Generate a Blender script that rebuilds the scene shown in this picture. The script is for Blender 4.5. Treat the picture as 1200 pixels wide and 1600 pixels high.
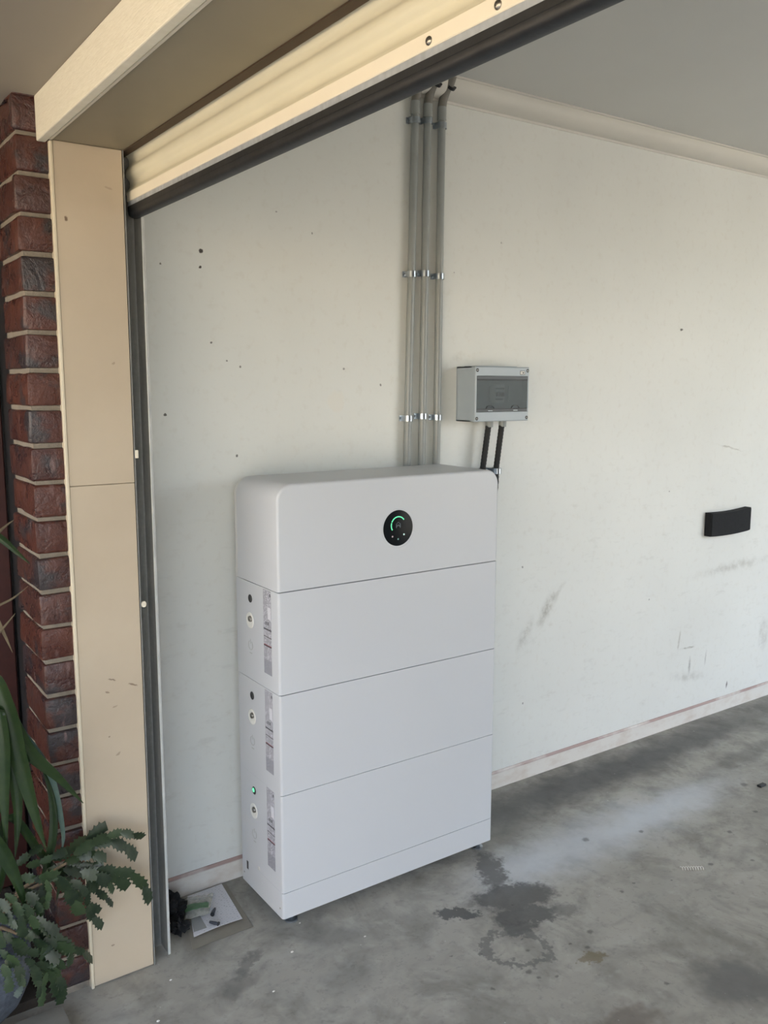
import bpy, bmesh, math, random
from mathutils import Vector, Matrix, noise
random.seed(7)
for o in list(bpy.data.objects): bpy.data.objects.remove(o)
SC = bpy.context.scene
COL = SC.collection
# ------------------------------------------------------------------ camera
# world: x runs along the garage side wall into the garage, y points into that wall (wall face y=0), z up, metres
CAM = Vector((-0.8213, -2.36166, 1.532))
FW = Vector((0.56342366, 0.81343282, -0.14450199)); RT = Vector((0.8222174, -0.56917038, 0.00190218)); UP = Vector((0.08069896, 0.11988379, 0.98950268))
FPX = 1367.08
cd = bpy.data.cameras.new('camera'); cam = bpy.data.objects.new('camera', cd); COL.objects.link(cam)
cd.sensor_fit = 'HORIZONTAL'; cd.sensor_width = 36.0; cd.lens = 36.0 * FPX / 1200.0; cd.clip_start = 0.05; cd.clip_end = 300
cam.matrix_world = Matrix(((RT.x, UP.x, -FW.x, CAM.x), (RT.y, UP.y, -FW.y, CAM.y), (RT.z, UP.z, -FW.z, CAM.z), (0, 0, 0, 1)))
SC.camera = cam
# ------------------------------------------------------------------ light
SUN_DIR = Vector((0.66, 0.12, 0.62)).normalized()      # towards the sun: behind the house, so the driveway beyond the eave is sunlit
W = bpy.data.worlds.new('sky'); SC.world = W; W.use_nodes = True
wn = W.node_tree.nodes; wl = W.node_tree.links; wn.clear()
wo = wn.new('ShaderNodeOutputWorld'); bg = wn.new('ShaderNodeBackground'); st = wn.new('ShaderNodeTexSky')
st.sky_type = 'NISHITA'; st.sun_disc = False; st.sun_elevation = math.asin(SUN_DIR.z); st.sun_rotation = math.atan2(SUN_DIR.x, SUN_DIR.y)
st.air_density = 1.0; st.dust_density = 2.5; st.ozone_density = 1.0
bg.inputs[1].default_value = 0.72
hs = wn.new('ShaderNodeHueSaturation'); hs.inputs['Saturation'].default_value = 0.62; wl.new(st.outputs[0], hs.inputs['Color']); wl.new(hs.outputs[0], bg.inputs[0]); wl.new(bg.outputs[0], wo.inputs[0])
sd = bpy.data.lights.new('sun', 'SUN'); sd.energy = 9.0; sd.angle = math.radians(0.6); sd.color = (1.0, 0.93, 0.82)
so = bpy.data.objects.new('sun', sd); COL.objects.link(so); so.rotation_euler = SUN_DIR.to_track_quat('Z', 'Y').to_euler(); so.location = SUN_DIR * 20
vs = SC.view_settings; vs.view_transform = 'Standard'; vs.look = 'None'; vs.gamma = 1.0; vs.use_curve_mapping = False; vs.exposure = 0.82
SC.cycles.diffuse_bounces = 5; SC.cycles.max_bounces = 10; SC.cycles.transparent_max_bounces = 12; SC.cycles.use_adaptive_sampling = True; SC.cycles.adaptive_threshold = 0.05

# ------------------------------------------------------------------ node helpers
def srgb(r, g, b):
    f = lambda c: (c / 12.92) if c <= 0.04045 else ((c + 0.055) / 1.055) ** 2.4
    return (f(r / 255), f(g / 255), f(b / 255), 1.0)

class NT:
    def __init__(s, name):
        s.m = bpy.data.materials.new(name); s.m.use_nodes = True
        s.n = s.m.node_tree.nodes; s.l = s.m.node_tree.links; s.n.clear()
        s.out = s.n.new('ShaderNodeOutputMaterial')
    def node(s, t, **k):
        x = s.n.new(t)
        for a, v in k.items(): setattr(x, a, v)
        return x
    def set(s, sock, v):
        if hasattr(v, 'links'): s.l.new(v, sock)
        else: sock.default_value = v
    def pos(s): return s.node('ShaderNodeNewGeometry').outputs['Position']
    def objc(s, which='Object'): return s.node('ShaderNodeTexCoord').outputs[which]
    def math(s, op, a, b=0.0, c=None, clamp=False):
        x = s.node('ShaderNodeMath', operation=op, use_clamp=clamp); s.set(x.inputs[0], a); s.set(x.inputs[1], b)
        if c is not None: s.set(x.inputs[2], c)
        return x.outputs[0]
    def vmath(s, op, a, b=(0, 0, 0)):
        x = s.node('ShaderNodeVectorMath', operation=op); s.set(x.inputs[0], a)
        if op == 'SCALE': s.set(x.inputs['Scale'], b)
        elif op not in ('LENGTH',): s.set(x.inputs[1], b)
        return x.outputs['Value'] if op == 'LENGTH' else x.outputs[0]
    def noise(s, vec, scale, detail=4, rough=0.55, dist=0.0, color=False):
        x = s.node('ShaderNodeTexNoise'); s.set(x.inputs['Vector'], vec); x.inputs['Scale'].default_value = scale
        x.inputs['Detail'].default_value = detail; x.inputs['Roughness'].default_value = rough; x.inputs['Distortion'].default_value = dist
        return x.outputs['Color' if color else 'Fac']
    def ramp(s, fac, stops):
        x = s.node('ShaderNodeValToRGB'); s.set(x.inputs[0], fac); e = x.color_ramp.elements
        while len(e) < len(stops): e.new(0.5)
        for i, (p, c) in enumerate(stops):
            e[i].position = p; e[i].color = c if hasattr(c, '__len__') else (c, c, c, 1)
        return x.outputs[0]
    def mapr(s, v, a, b, c=0.0, d=1.0, smooth=False):
        x = s.node('ShaderNodeMapRange', clamp=True)
        if smooth: x.interpolation_type = 'SMOOTHSTEP'
        s.set(x.inputs[0], v)
        for i, q in zip((1, 2, 3, 4), (a, b, c, d)): x.inputs[i].default_value = q
        return x.outputs[0]
    def mix(s, f, a, b, mode='MIX'):
        x = s.node('ShaderNodeMix', data_type='RGBA', blend_type=mode); s.set(x.inputs[0], f); s.set(x.inputs[6], a); s.set(x.inputs[7], b)
        return x.outputs[2]
    def bump(s, h, strength=0.2, dist=0.01):
        x = s.node('ShaderNodeBump'); s.set(x.inputs['Height'], h); x.inputs['Strength'].default_value = strength; x.inputs['Distance'].default_value = dist
        return x.outputs[0]
    def sep(s, v):
        x = s.node('ShaderNodeSeparateXYZ'); s.set(x.inputs[0], v); return x.outputs
    def blob(s, vec, loc, rad, rot=(0, 0, 0), soft=0.5):
        """mask of one stain: an ellipse at loc with radii rad, edge fading over the outer `soft` share"""
        x = s.node('ShaderNodeMapping', vector_type='TEXTURE'); s.set(x.inputs[0], vec)
        x.inputs[1].default_value = loc; x.inputs[2].default_value = rot; x.inputs[3].default_value = rad
        return s.mapr(s.vmath('LENGTH', x.outputs[0]), 1.0, 1.0 - soft, 0, 1, True)
    def bsdf(s, color, rough=0.5, metal=0.0, normal=None, **k):
        b = s.node('ShaderNodeBsdfPrincipled'); s.set(b.inputs['Base Color'], color); s.set(b.inputs['Roughness'], rough); s.set(b.inputs['Metallic'], metal)
        if normal is not None: s.l.new(normal, b.inputs['Normal'])
        for a, v in k.items(): s.set(b.inputs[a.replace('_', ' ')], v)
        s.l.new(b.outputs[0], s.out.inputs[0]); return s.m

def plain(name, col, rough=0.5, metal=0.0, var=0.06, nscale=8.0, bump=0.0, bscale=60.0, **k):
    t = NT(name); p = t.pos()
    n = t.noise(p, nscale, 4)
    c = t.mix(1.0, col, t.ramp(n, [(0.3, 1 - var), (0.7, 1 + var * 0.3)]), 'MULTIPLY')
    nm = t.bump(t.noise(p, bscale, 3), bump, 0.004) if bump else None
    return t.bsdf(c, rough, metal, nm, **k)

# ------------------------------------------------------------------ materials
M = {}
def mat_wall():
    t = NT('painted_plaster'); p = t.vmath('MULTIPLY', t.pos(), (1, 0, 1))
    big = t.noise(p, 1.3, 3, 0.6); fine = t.noise(p, 34, 3, 0.6)
    col = t.mix(t.mapr(big, 0.35, 0.7), srgb(223, 224, 219), srgb(216, 217, 212))
    col = t.mix(t.mapr(fine, 0.55, 0.8, 0, 0.22), col, srgb(190, 182, 168))
    # general grubbiness: faint scuffs in the lower half
    z = t.sep(t.pos())[2]
    scuff = t.math('MULTIPLY', t.mapr(t.noise(t.vmath('MULTIPLY', p, (3, 1, 9)), 3.0, 3, 0.7), 0.58, 0.78), t.mapr(z, 1.5, 0.9, 0, 0.22))
    col = t.mix(scuff, col, srgb(150, 146, 136))
    wob = t.vmath('ADD', p, t.vmath('SCALE', t.vmath('SUBTRACT', t.noise(p, 16, 2, color=True), (0.5, 0.5, 0.5)), 0.035))
    wobf = t.vmath('ADD', p, t.vmath('SCALE', t.vmath('SUBTRACT', t.noise(p, 90, 2, color=True), (0.5, 0.5, 0.5)), 0.008))
    dirt, dark, white = srgb(140, 136, 122), srgb(62, 56, 50), srgb(222, 218, 208)
    def put(v, x, z, rx, rz, a, c, k, soft=0.6):
        nonlocal col
        f = t.math('MULTIPLY', t.blob(v, (x, 0, z), (rx, 1, rz), (0, math.radians(a), 0), soft), k)
        if c is dirt: f = t.math('MULTIPLY', f, brk)
        col = t.mix(f, col, c)
    brk = t.mapr(t.noise(p, 22, 3, .7), .38, .62, .15, 1.0)
    put(wob, 1.592, .675, .042, .12, 35, dirt, .75, 1.0); put(wob, 1.475, .585, .042, .10, 30, dirt, .5, 1.0)
    put(wob, 1.66, .74, .018, .05, 40, dirt, .35, .9)
    put(wob, 3.08, .325, .05, .10, 0, dirt, .30, .5)
    put(wob, 2.80, .695, .42, .035, -2, dirt, .40, 1.0); put(wob, 2.72, 1.25, .12, .006, 12, dirt, .6, .8)
    put(wobf, 2.49, .356, .055, .006, 4, dirt, .8); put(wobf, 2.42, .40, .009, .085, 8, dirt, .7, 1.0); put(wobf, 2.505, .269, .012, .055, 2, dark, .5, 1.0)
    put(wobf, 2.622, .285, .008, .05, 6, dark, .35, 1.0); put(wobf, 2.80, .12, .007, .022, 10, dark, .8); put(wob, 2.5, .22, .18, .03, 10, dirt, .35, .9)
    put(wobf, 2.328, 1.76, .014, .006, 0, dark, .9)
    for (x, z, r, k) in [(.1921, 1.8989, .0085, 1), (.1888, 1.8536, .006, 1), (.0723, 1.4468, .007, .9), (.2155, 1.6488, .005, .8), (.3035, 1.5817, .0045, .7),
                         (.0724, 1.855, .0045, .8), (.287, 1.323, .006, .8), (.262, 1.598, .0045, .7), (.66, 1.58, .006, .6), (.80, 1.53, .006, .7),
                         (.55, 1.98, .004, .6), (.43, 2.03, .004, .5), (1.45, .85, .006, .6), (1.10, 1.905, .004, .5), (1.31, 2.02, .005, .4), (1.47, .31, .006, .6), (2.30, 1.08, .005, .5), (2.2, .62, .006, .5)]:
        put(wobf, x, z, r * .85, r * .8, 20, dark, k, .4)
    put(wob, .63, 1.48, .035, .04, 0, white, .55, .4); put(wob, 1.13, 1.62, .05, .02, 0, dirt, .25, .9); put(wob, .40, 1.92, .30, .07, 4, white, .15, .9)
    nm = t.bump(fine, 0.08, 0.003)
    return t.bsdf(col, t.mapr(fine, 0.3, 0.7, 0.42, 0.55), 0, nm)
M['wall'] = mat_wall()
M['wallother'] = plain('darkened_other_walls', srgb(112, 102, 92), .6)  # unseen walls, colour darkened to cut bounce light on the side wall
M['ceiling'] = plain('ceiling_paint', srgb(202, 202, 198), .6, nscale=1.2, var=.05)
M['cornice'] = plain('cornice_paint', srgb(208, 205, 196), .5, nscale=3, var=.05, bump=.05)

def mat_skirt():
    t = NT('skirting_paint'); p = t.pos(); z = t.sep(p)[2]
    n = t.noise(t.vmath('MULTIPLY', p, (1, 1, 2)), 9, 5, .65)
    col = t.mix(t.mapr(n, .45, .75), srgb(216, 212, 205), srgb(200, 189, 178))
    edge = t.math('MULTIPLY', t.mapr(z, .0575, .062), t.mapr(t.noise(p, 5, 4), .3, .5))
    col = t.mix(t.math('MULTIPLY', edge, .75), col, srgb(142, 104, 98))
    return t.bsdf(col, .55, 0, t.bump(n, .1, .003))
M['skirt'] = mat_skirt()

def mat_floor():
    t = NT('concrete_slab'); p = t.vmath('MULTIPLY', t.pos(), (1, 1, 0))
    big = t.noise(p, 1.6, 4, .62); mid = t.noise(p, 7, 4, .65, .4); fine = t.noise(p, 70, 2, .6)
    col = t.mix(t.mapr(big, .35, .68), srgb(144, 141, 133), srgb(168, 165, 155))
    col = t.mix(t.mapr(mid, .46, .66, 0, .55), col, srgb(112, 110, 104))
    col = t.mix(t.mapr(t.noise(p, 15, 3, .6), .54, .70, 0, .5), col, srgb(172, 170, 162))
    col = t.mix(t.mapr(t.noise(p, 3.2, 4, .7, .8), .52, .66, 0, .5), col, srgb(104, 102, 96))
    col = t.mix(t.mapr(t.noise(p, 42, 3, .7), .55, .72, 0, .4), col, srgb(98, 96, 92))
    wob = t.vmath('ADD', p, t.vmath('SCALE', t.vmath('SUBTRACT', t.noise(p, 9, 3, .65, color=True), (.5, .5, .5)), .16))
    wobs = t.vmath('ADD', p, t.vmath('SCALE', t.vmath('SUBTRACT', t.noise(p, 26, 2, .65, color=True), (.5, .5, .5)), .085))
    wobs = t.vmath('ADD', wobs, t.vmath('SCALE', t.vmath('SUBTRACT', t.noise(p, 75, 2, .7, color=True), (.5, .5, .5)), .045))
    wobf = t.vmath('ADD', p, t.vmath('SCALE', t.vmath('SUBTRACT', t.noise(p, 80, 1, color=True), (.5, .5, .5)), .012))
    def put(v, x, y, rx, ry, a, c, k, soft=.5):
        nonlocal col
        f = t.math('MULTIPLY', t.blob(v, (x, y, 0), (rx, ry, 1), (0, 0, math.radians(a)), soft), k); col = t.mix(f, col, c)
    dk, dk2, pale, brn = srgb(74, 74, 73), srgb(92, 92, 90), srgb(202, 208, 214), srgb(112, 100, 72)
    # dark band along the wall, pale bloom beside it tinted with blue sky light
    put(wob, 1.75, -.15, 1.05, .17, -1, dk, .85, .8); put(wob, 2.55, -.12, .8, .16, 0, dk, .6, .8); put(wob, 2.6, -.36, .9, .07, 4, dk, .45, .8)
    put(wob, 1.16, -.20, .28, .17, -10, dk2, .6, .8)
    put(wob, 1.45, -.47, .85, .20, 1, pale, .62, 1.0); put(wob, 1.05, -.47, .32, .14, 0, pale, .5, 1.0); put(wob, 1.75, -.47, .6, .12, 2, pale, .5, 1.0)
    # spill in front of the cabinet
    put(wobs, .94, -.42, .15, .055, 60, dk2, .9, .5); put(wobs, .90, -.57, .16, .075, -20, dk, .85, .35); put(wobs, .86, -.66, .12, .055, -25, dk, .85, .35)
    put(wobs, .705, -.545, .075, .03, -30, dk, .9, .3); put(wobs, .80, -.69, .07, .035, -35, dk, .8, .4); put(wobs, .96, -.70, .09, .05, -30, dk2, .6, .6)
    rg = t.node('ShaderNodeMapping', vector_type='TEXTURE'); t.set(rg.inputs[0], wobs); rg.inputs[1].default_value = (.735, -.757, 0); rg.inputs[2].default_value = (0, 0, math.radians(-35)); rg.inputs[3].default_value = (.092, .078, 1)
    rl = t.vmath('LENGTH', rg.outputs[0]); rm = t.math('MULTIPLY', t.mapr(rl, .72, .85, 0, 1, True), t.mapr(rl, 1.15, 1.0, 0, 1, True))
    col = t.mix(t.math('MULTIPLY', rm, .7), col, dk2)
    put(wobs, .874, -.904, .05, .028, -25, brn, .7, .4)
    put(wob, 1.12, -1.19, .18, .13, -20, dk2, .8, .7); put(wob, .76, -1.12, .12, .06, -20, srgb(96, 86, 78), .7, .6)
    put(wob, .05, -.45, .10, .05, 20, dk2, .5, .6); put(wobs, .10, -.40, .08, .03, 40, dk2, .55, .5); put(wob, .30, -.60, .10, .09, 0, dk2, .35, .8); put(wob, .35, -.42, .16, .07, -35, dk2, .5, .8)
    put(wob, .03, -.20, .10, .12, 0, srgb(96, 88, 76), .5, .8)
    rnd = random.Random(3)
    spots = [(.694, -.85, .014), (1.33, -.464, .02), (2.15, -.526, .022), (.957, -.822, .014), (.899, -.865, .011), (1.53, -.535, .014), (.743, -.902, .008), (1.78, -.711, .014), (1.988, -.676, .014), (.572, -.8435, .010), (1.547, -.8, .012), (.70, -.88, .008)]
    spots += [(rnd.uniform(.55, 1.9), rnd.uniform(-1.1, -.6), rnd.uniform(.005, .011)) for _ in range(10)]
    for x, y, r in spots: put(wobf, x, y, r, r * .85, 0, srgb(64, 62, 60), .6, .7)
    specks = t.math('MULTIPLY', t.mapr(t.noise(p, 55, 2, .5), .74, .78), .55)
    col = t.mix(specks, col, srgb(205, 205, 200))
    rough = t.mapr(mid, .3, .7, .42, .62)
    return t.bsdf(col, rough, 0, t.bump(fine, .10, .004))
M['floor'] = mat_floor()
M['yardbounce'] = plain('pale_bounce_ground', srgb(176, 171, 158), .9, nscale=30, var=.4, bump=.6, bscale=40)  # pale tone chosen for the light it bounces into the garage
M['render'] = plain('cream_bounce_wall', srgb(196, 182, 158), .8)
M['drive'] = plain('driveway_concrete', srgb(172, 162, 144), .8, nscale=2)

def mat_jamb():
    t = NT('cream_board'); p = t.vmath('MULTIPLY', t.pos(), (1, 0, 1))
    n = t.noise(p, 3, 5, .6); f = t.noise(p, 40, 3)
    col = t.mix(t.mapr(n, .35, .7), srgb(186, 172, 151), srgb(178, 163, 142))
    col = t.mix(t.mapr(f, .62, .78, 0, .2), col, srgb(180, 164, 136))
    wf = t.vmath('ADD', p, t.vmath('SCALE', t.vmath('SUBTRACT', t.noise(p, 110, 2, color=True), (.5, .5, .5)), .008))
    for x, z, rx, rz, a, k in [(-.2444, 1.9007, .005, .008, 0, .9), (-.187, .8058, .012, .003, 18, .7), (-.135, .783, .015, .003, 22, .7), (-.20, .775, .006, .003, 20, .6), (-.183, .735, .008, .003, -20, .4),
                               (-.18, .61, .010, .003, -30, .4), (-.20, .66, .003, .003, 0, .6), (-.215, .10, .006, .003, 0, .6), (-.15, 1.58, .005, .003, 0, .4), (-.145, 1.98, .012, .003, 15, .25)]:
        m = t.math('MULTIPLY', t.blob(wf, (x, 0, z), (rx, 1, rz), (0, math.radians(a), 0), .5), k); col = t.mix(m, col, srgb(96, 74, 58))
    return t.bsdf(col, .5, 0, t.bump(f, .04, .002))
M['jamb'] = mat_jamb()
M['lining'] = plain('lintel_lining_paint', srgb(138, 129, 110), .5, nscale=4, var=.08)
def mat_fascia():
    t = NT('painted_rough_timber'); p = t.pos()
    g = t.noise(t.vmath('MULTIPLY', p, (1, 4, 30)), 9, 5, .65)
    col = t.mix(t.mapr(g, .35, .7), srgb(224, 219, 203), srgb(214, 208, 190))
    return t.bsdf(col, .5, 0, t.bump(g, .35, .004))
M['fascia'] = mat_fascia()
M['eave'] = plain('eave_sheet_paint', srgb(152, 144, 132), .7, nscale=2, var=.05)
M['brown'] = plain('dark_brown', srgb(66, 50, 36), .6)  # also colours the strip that stands in for a shaded gap
def mat_brick():
    t = NT('clinker_brick'); p = t.pos(); oi = t.node('ShaderNodeObjectInfo').outputs['Random']
    off = t.node('ShaderNodeCombineXYZ'); t.set(off.inputs[0], t.math('MULTIPLY', oi, 37.0)); t.set(off.inputs[2], t.math('MULTIPLY', oi, 19.0))
    q = t.vmath('ADD', p, off.outputs[0])
    base = t.ramp(oi, [(0, srgb(74, 41, 34)), (.3, srgb(61, 40, 38)), (.55, srgb(80, 44, 34)), (.8, srgb(64, 34, 30)), (1, srgb(58, 41, 41))])  # brick tones darkened to hold the shade around the pier
    n = t.noise(q, 16, 5, .6, .6)
    col = t.mix(t.mapr(n, .42, .62), base, t.mix(.5, base, srgb(92, 52, 39)))
    col = t.mix(t.mapr(t.noise(q, 9, 4, .6), .52, .60, 0, .9), col, srgb(50, 46, 48))
    col = t.mix(t.mapr(t.noise(t.vmath('MULTIPLY', q, (1, 1, .4)), 30, 4, .6), .64, .72, 0, .5), col, srgb(126, 100, 96))
    f = t.noise(q, 90, 4, .7)
    return t.bsdf(col, t.mapr(n, .3, .7, .18, .45), 0, t.bump(t.math('ADD', n, t.math('MULTIPLY', f, .3)), .8, .010))
M['brick'] = mat_brick()
M['mortar'] = plain('mortar', srgb(130, 121, 108), .9, nscale=40, var=.2, bump=.5, bscale=120)
M['redwood'] = plain('shaded_red_board', srgb(60, 25, 20), .6, nscale=20, var=.3, bump=.1)  # porch shade put into the board colour
M['soil'] = plain('garden_soil', srgb(50, 42, 34), .95, nscale=40, var=.4, bump=.8, bscale=70)
def mat_galv(name, c, r, met=.55):
    t = NT(name); p = t.pos()
    v = t.node('ShaderNodeTexVoronoi'); v.inputs['Scale'].default_value = 90; t.set(v.inputs['Vector'], p)
    n = t.noise(t.vmath('MULTIPLY', p, (8, 8, 1)), 5, 4)
    col = t.mix(t.mapr(v.outputs['Distance'], .1, .7, 0, .5), c, (c[0] * .75, c[1] * .77, c[2] * .8, 1))
    col = t.mix(t.mapr(n, .5, .7, 0, .45), col, (c[0] * .5, c[1] * .5, c[2] * .5, 1))
    return t.bsdf(col, t.mapr(n, .3, .7, r, r + .15), met)
M['galv'] = mat_galv('galvanised_steel', srgb(196, 202, 210), .32)
M['galvdull'] = mat_galv('galvanised_steel_dull', srgb(146, 145, 140), .42, .2)
M['guidehighlight'] = plain('painted_edge_highlight', srgb(202, 204, 202), .3, .3, nscale=20, var=.15)  # pale tone paints the highlight along the guide's inner flange
M['zinc'] = plain('zinc_plated_steel', srgb(176, 184, 192), .28, 1.0, var=.2, nscale=60)
M['curtain'] = plain('cream_prepainted_steel', srgb(208, 203, 182), .42, nscale=6, var=.05)
M['bead'] = plain('cream_bead', srgb(206, 195, 172), .45)
M['bar'] = plain('off_white_prepainted_steel', srgb(224, 216, 198), .4, nscale=10, var=.04)
M['rubber'] = plain('black_rubber', srgb(27, 29, 33), .5, nscale=25, var=.4, bump=.15, bscale=50)
M['white'] = plain('white_powder_coat', srgb(195, 198, 202), .42, nscale=3, var=.015, bump=.02, bscale=600)
M['whiteback'] = plain('white_plastic', srgb(202, 202, 200), .45, var=.02)
M['whitedish'] = plain('light_dish_plastic', srgb(226, 226, 220), .35)
M['dark'] = plain('dark_plastic_and_shade', srgb(34, 34, 36), .45)  # also stands in for shade in the porch gap and cornice holes
M['steel'] = plain('brushed_steel', srgb(150, 146, 140), .3, 1.0)
M['glass'] = plain('black_gloss_display', srgb(22, 26, 29), .2, var=.02, Specular_IOR_Level=.12)
M['logo'] = plain('grey_print', srgb(82, 92, 100), .4)
M['engrave'] = plain('grey_engraving', srgb(168, 170, 168), .5)
def emis(name, c, s):
    t = NT(name); n = t.noise(t.pos(), 300, 2)
    e = t.node('ShaderNodeEmission'); t.set(e.inputs[0], t.mix(t.mapr(n, .3, .7), c, (c[0] * .92, c[1] * .96, c[2] * .94, 1))); e.inputs[1].default_value = s; t.l.new(e.outputs[0], t.out.inputs[0]); return t.m
M['ledgreen'] = emis('green_led', (.16, .86, .42, 1), .9)
M['ledwhite'] = emis('white_led', (.75, 1, .9, 1), .55)
M['ledpink'] = emis('pink_led', (.8, .6, .6, 1), .35)
M['ledteal'] = emis('teal_led', (.35, .62, .55, 1), .3)
def mat_label():
    t = NT('printed_label'); g = t.sep(t.objc('Generated')); y, z = g[1], g[2]      # y: 0 front edge .. 1 rear edge, z: 0 bottom .. 1 top
    v = t.node('ShaderNodeCombineXYZ'); t.set(v.inputs[0], t.math('MULTIPLY', y, 9.0)); t.set(v.inputs[1], t.math('MULTIPLY', t.math('FLOOR', t.math('MULTIPLY', z, 74.0)), 3.7))
    words = t.mapr(t.noise(v.outputs[0], 1.0, 3, .7), .42, .5)
    row = t.math('LESS_THAN', t.math('FRACT', t.math('MULTIPLY', z, 74.0)), .62)
    col = t.mix(t.math('MULTIPLY', t.math('MULTIPLY', words, row), .8), srgb(200, 200, 208), srgb(70, 70, 82))
    def zone(a, b, ya=0.0, yb=1.0):
        m = t.math('MULTIPLY', t.math('GREATER_THAN', z, a), t.math('LESS_THAN', z, b))
        return t.math('MULTIPLY', m, t.math('MULTIPLY', t.math('GREATER_THAN', y, ya), t.math('LESS_THAN', y, yb)))
    col = t.mix(zone(.0, .17), col, t.mix(.6, col, srgb(128, 130, 140)))
    col = t.mix(t.math('MULTIPLY', zone(.66, .80, .05, .45), .8), col, srgb(224, 224, 230))
    bars = t.math('GREATER_THAN', t.math('FRACT', t.math('MULTIPLY', y, 12.0)), .45)
    col = t.mix(t.math('MULTIPLY', zone(.585, .625, .25, .8), bars), col, srgb(40, 40, 46))
    for a, b, c in [(.525, .540, srgb(36, 34, 40)), (.44, .449, srgb(96, 92, 92)), (.330, .343, srgb(44, 34, 38)), (.343, .350, srgb(150, 60, 70))]: col = t.mix(zone(a, b), col, c)
    col = t.mix(zone(.93, .965, .05, .16), col, srgb(36, 36, 44)); col = t.mix(zone(.545, .56, .06, .13), col, srgb(50, 46, 50))
    return t.bsdf(col, .4)
M['label'] = mat_label()
M['pvc'] = plain('grey_pvc', srgb(150, 154, 152), .30, nscale=30, var=.06)
M['pvcdark'] = plain('dark_grey_pvc', srgb(122, 118, 110), .45, nscale=30, var=.1)
M['box'] = plain('grey_enclosure_plastic', srgb(170, 180, 187), .42, nscale=12, var=.03)
M['inner'] = plain('enclosure_inner_plastic', srgb(176, 184, 186), .5)
def mat_smoke():
    t = NT('smoked_window'); n = t.noise(t.pos(), 20, 2)
    a = t.node('ShaderNodeBsdfTransparent'); t.set(a.inputs[0], t.mix(n, (.62, .66, .67, 1), (.58, .62, .63, 1)))
    b = t.node('ShaderNodeBsdfPrincipled'); b.inputs['Base Color'].default_value = srgb(112, 124, 130); b.inputs['Roughness'].default_value = .15
    m = t.node('ShaderNodeMixShader'); m.inputs[0].default_value = .34; t.l.new(a.outputs[0], m.inputs[1]); t.l.new(b.outputs[0], m.inputs[2]); t.l.new(m.outputs[0], t.out.inputs[0]); return t.m
M['smoke'] = mat_smoke()
M['smokedark'] = plain('smoked_window_edge', srgb(52, 57, 61), .4)
M['flex'] = plain('black_flexible_conduit', srgb(17, 18, 19), .6)
M['foam'] = plain('black_foam', srgb(24, 26, 29), .9, nscale=60, var=.3, bump=.2, bscale=200)
def mat_paper(name, base, ink, k):
    t = NT(name); p = t.objc('Object'); c, s_ = math.cos(.5), math.sin(.5)
    x, y, _ = t.sep(p); u = t.math('ADD', t.math('MULTIPLY', x, c), t.math('MULTIPLY', y, s_)); v = t.math('SUBTRACT', t.math('MULTIPLY', y, c), t.math('MULTIPLY', x, s_))
    q = t.node('ShaderNodeCombineXYZ'); t.set(q.inputs[0], t.math('MULTIPLY', u, 160.0)); t.set(q.inputs[1], t.math('FLOOR', t.math('MULTIPLY', v, 120.0)))
    w = t.mapr(t.noise(q.outputs[0], 1, 3, .6), .52, .6); r = t.math('LESS_THAN', t.math('FRACT', t.math('MULTIPLY', v, 120.0)), .5)
    return t.bsdf(t.mix(t.math('MULTIPLY', t.math('MULTIPLY', w, r), k), base, ink), .7)
M['paper'] = mat_paper('printed_paper', srgb(216, 216, 220), srgb(120, 120, 128), .4)
M['paperback'] = plain('paper_grey_block', srgb(150, 152, 150), .7)
M['sleeve'] = plain('dusty_clear_sleeve', srgb(132, 126, 114), .3, nscale=30, var=.1)
def mat_film():
    t = NT('clear_plastic_film'); n = t.noise(t.pos(), 60, 3)
    a = t.node('ShaderNodeBsdfTransparent'); b = t.node('ShaderNodeBsdfPrincipled'); b.inputs['Base Color'].default_value = srgb(205, 205, 196); b.inputs['Roughness'].default_value = .18
    m = t.node('ShaderNodeMixShader'); t.set(m.inputs[0], t.mapr(n, .3, .7, .35, .6)); t.l.new(a.outputs[0], m.inputs[1]); t.l.new(b.outputs[0], m.inputs[2]); t.l.new(m.outputs[0], t.out.inputs[0]); return t.m
M['film'] = mat_film()
M['greenplastic'] = plain('green_plastic_film', srgb(92, 130, 92), .4, nscale=60, var=.3)
M['rag'] = plain('black_cloth', srgb(18, 19, 21), .85, nscale=50, var=.4, bump=.4, bscale=90)
M['chip'] = plain('white_chip', srgb(214, 212, 206), .7)
def mat_leaf(name, a, b, tip, rough=.35):
    t = NT(name); oi = t.node('ShaderNodeObjectInfo').outputs['Random']; g = t.sep(t.objc('Generated'))
    col = t.mix(oi, a, b); col = t.mix(t.mapr(t.noise(t.pos(), 60, 3), .4, .7, 0, .4), col, tip)
    return t.bsdf(col, rough, 0, None, Subsurface_Weight=0.0)
M['strap'] = mat_leaf('strap_leaf', srgb(24, 42, 18), srgb(34, 52, 24), srgb(52, 66, 34), .28)  # greens darkened to hold the shade of this corner
M['straplight'] = mat_leaf('strap_leaf_underside', srgb(70, 88, 80), srgb(76, 94, 86), srgb(90, 108, 98), .3)
M['cactus'] = mat_leaf('cactus_segment', srgb(20, 35, 20), srgb(48, 65, 38), srgb(58, 73, 46), .40)  # segment colours likewise carry some of the corner's shade
M['stem'] = plain('brown_stem', srgb(92, 78, 58), .8)
M['deadleaf'] = plain('withered_leaf', srgb(96, 84, 64), .8, nscale=30, var=.3)
M['pot'] = plain('blue_grey_glaze', srgb(84, 90, 100), .5, nscale=90, var=.5, bump=.3, bscale=120)
M['paver'] = plain('grey_paver', srgb(132, 130, 122), .85, nscale=14, var=.18, bump=.2)
M['plug'] = plain('dark_plug', srgb(62, 66, 76), .5)
M['blackbit'] = plain('black_plastic_bit', srgb(30, 32, 34), .5)

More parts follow.
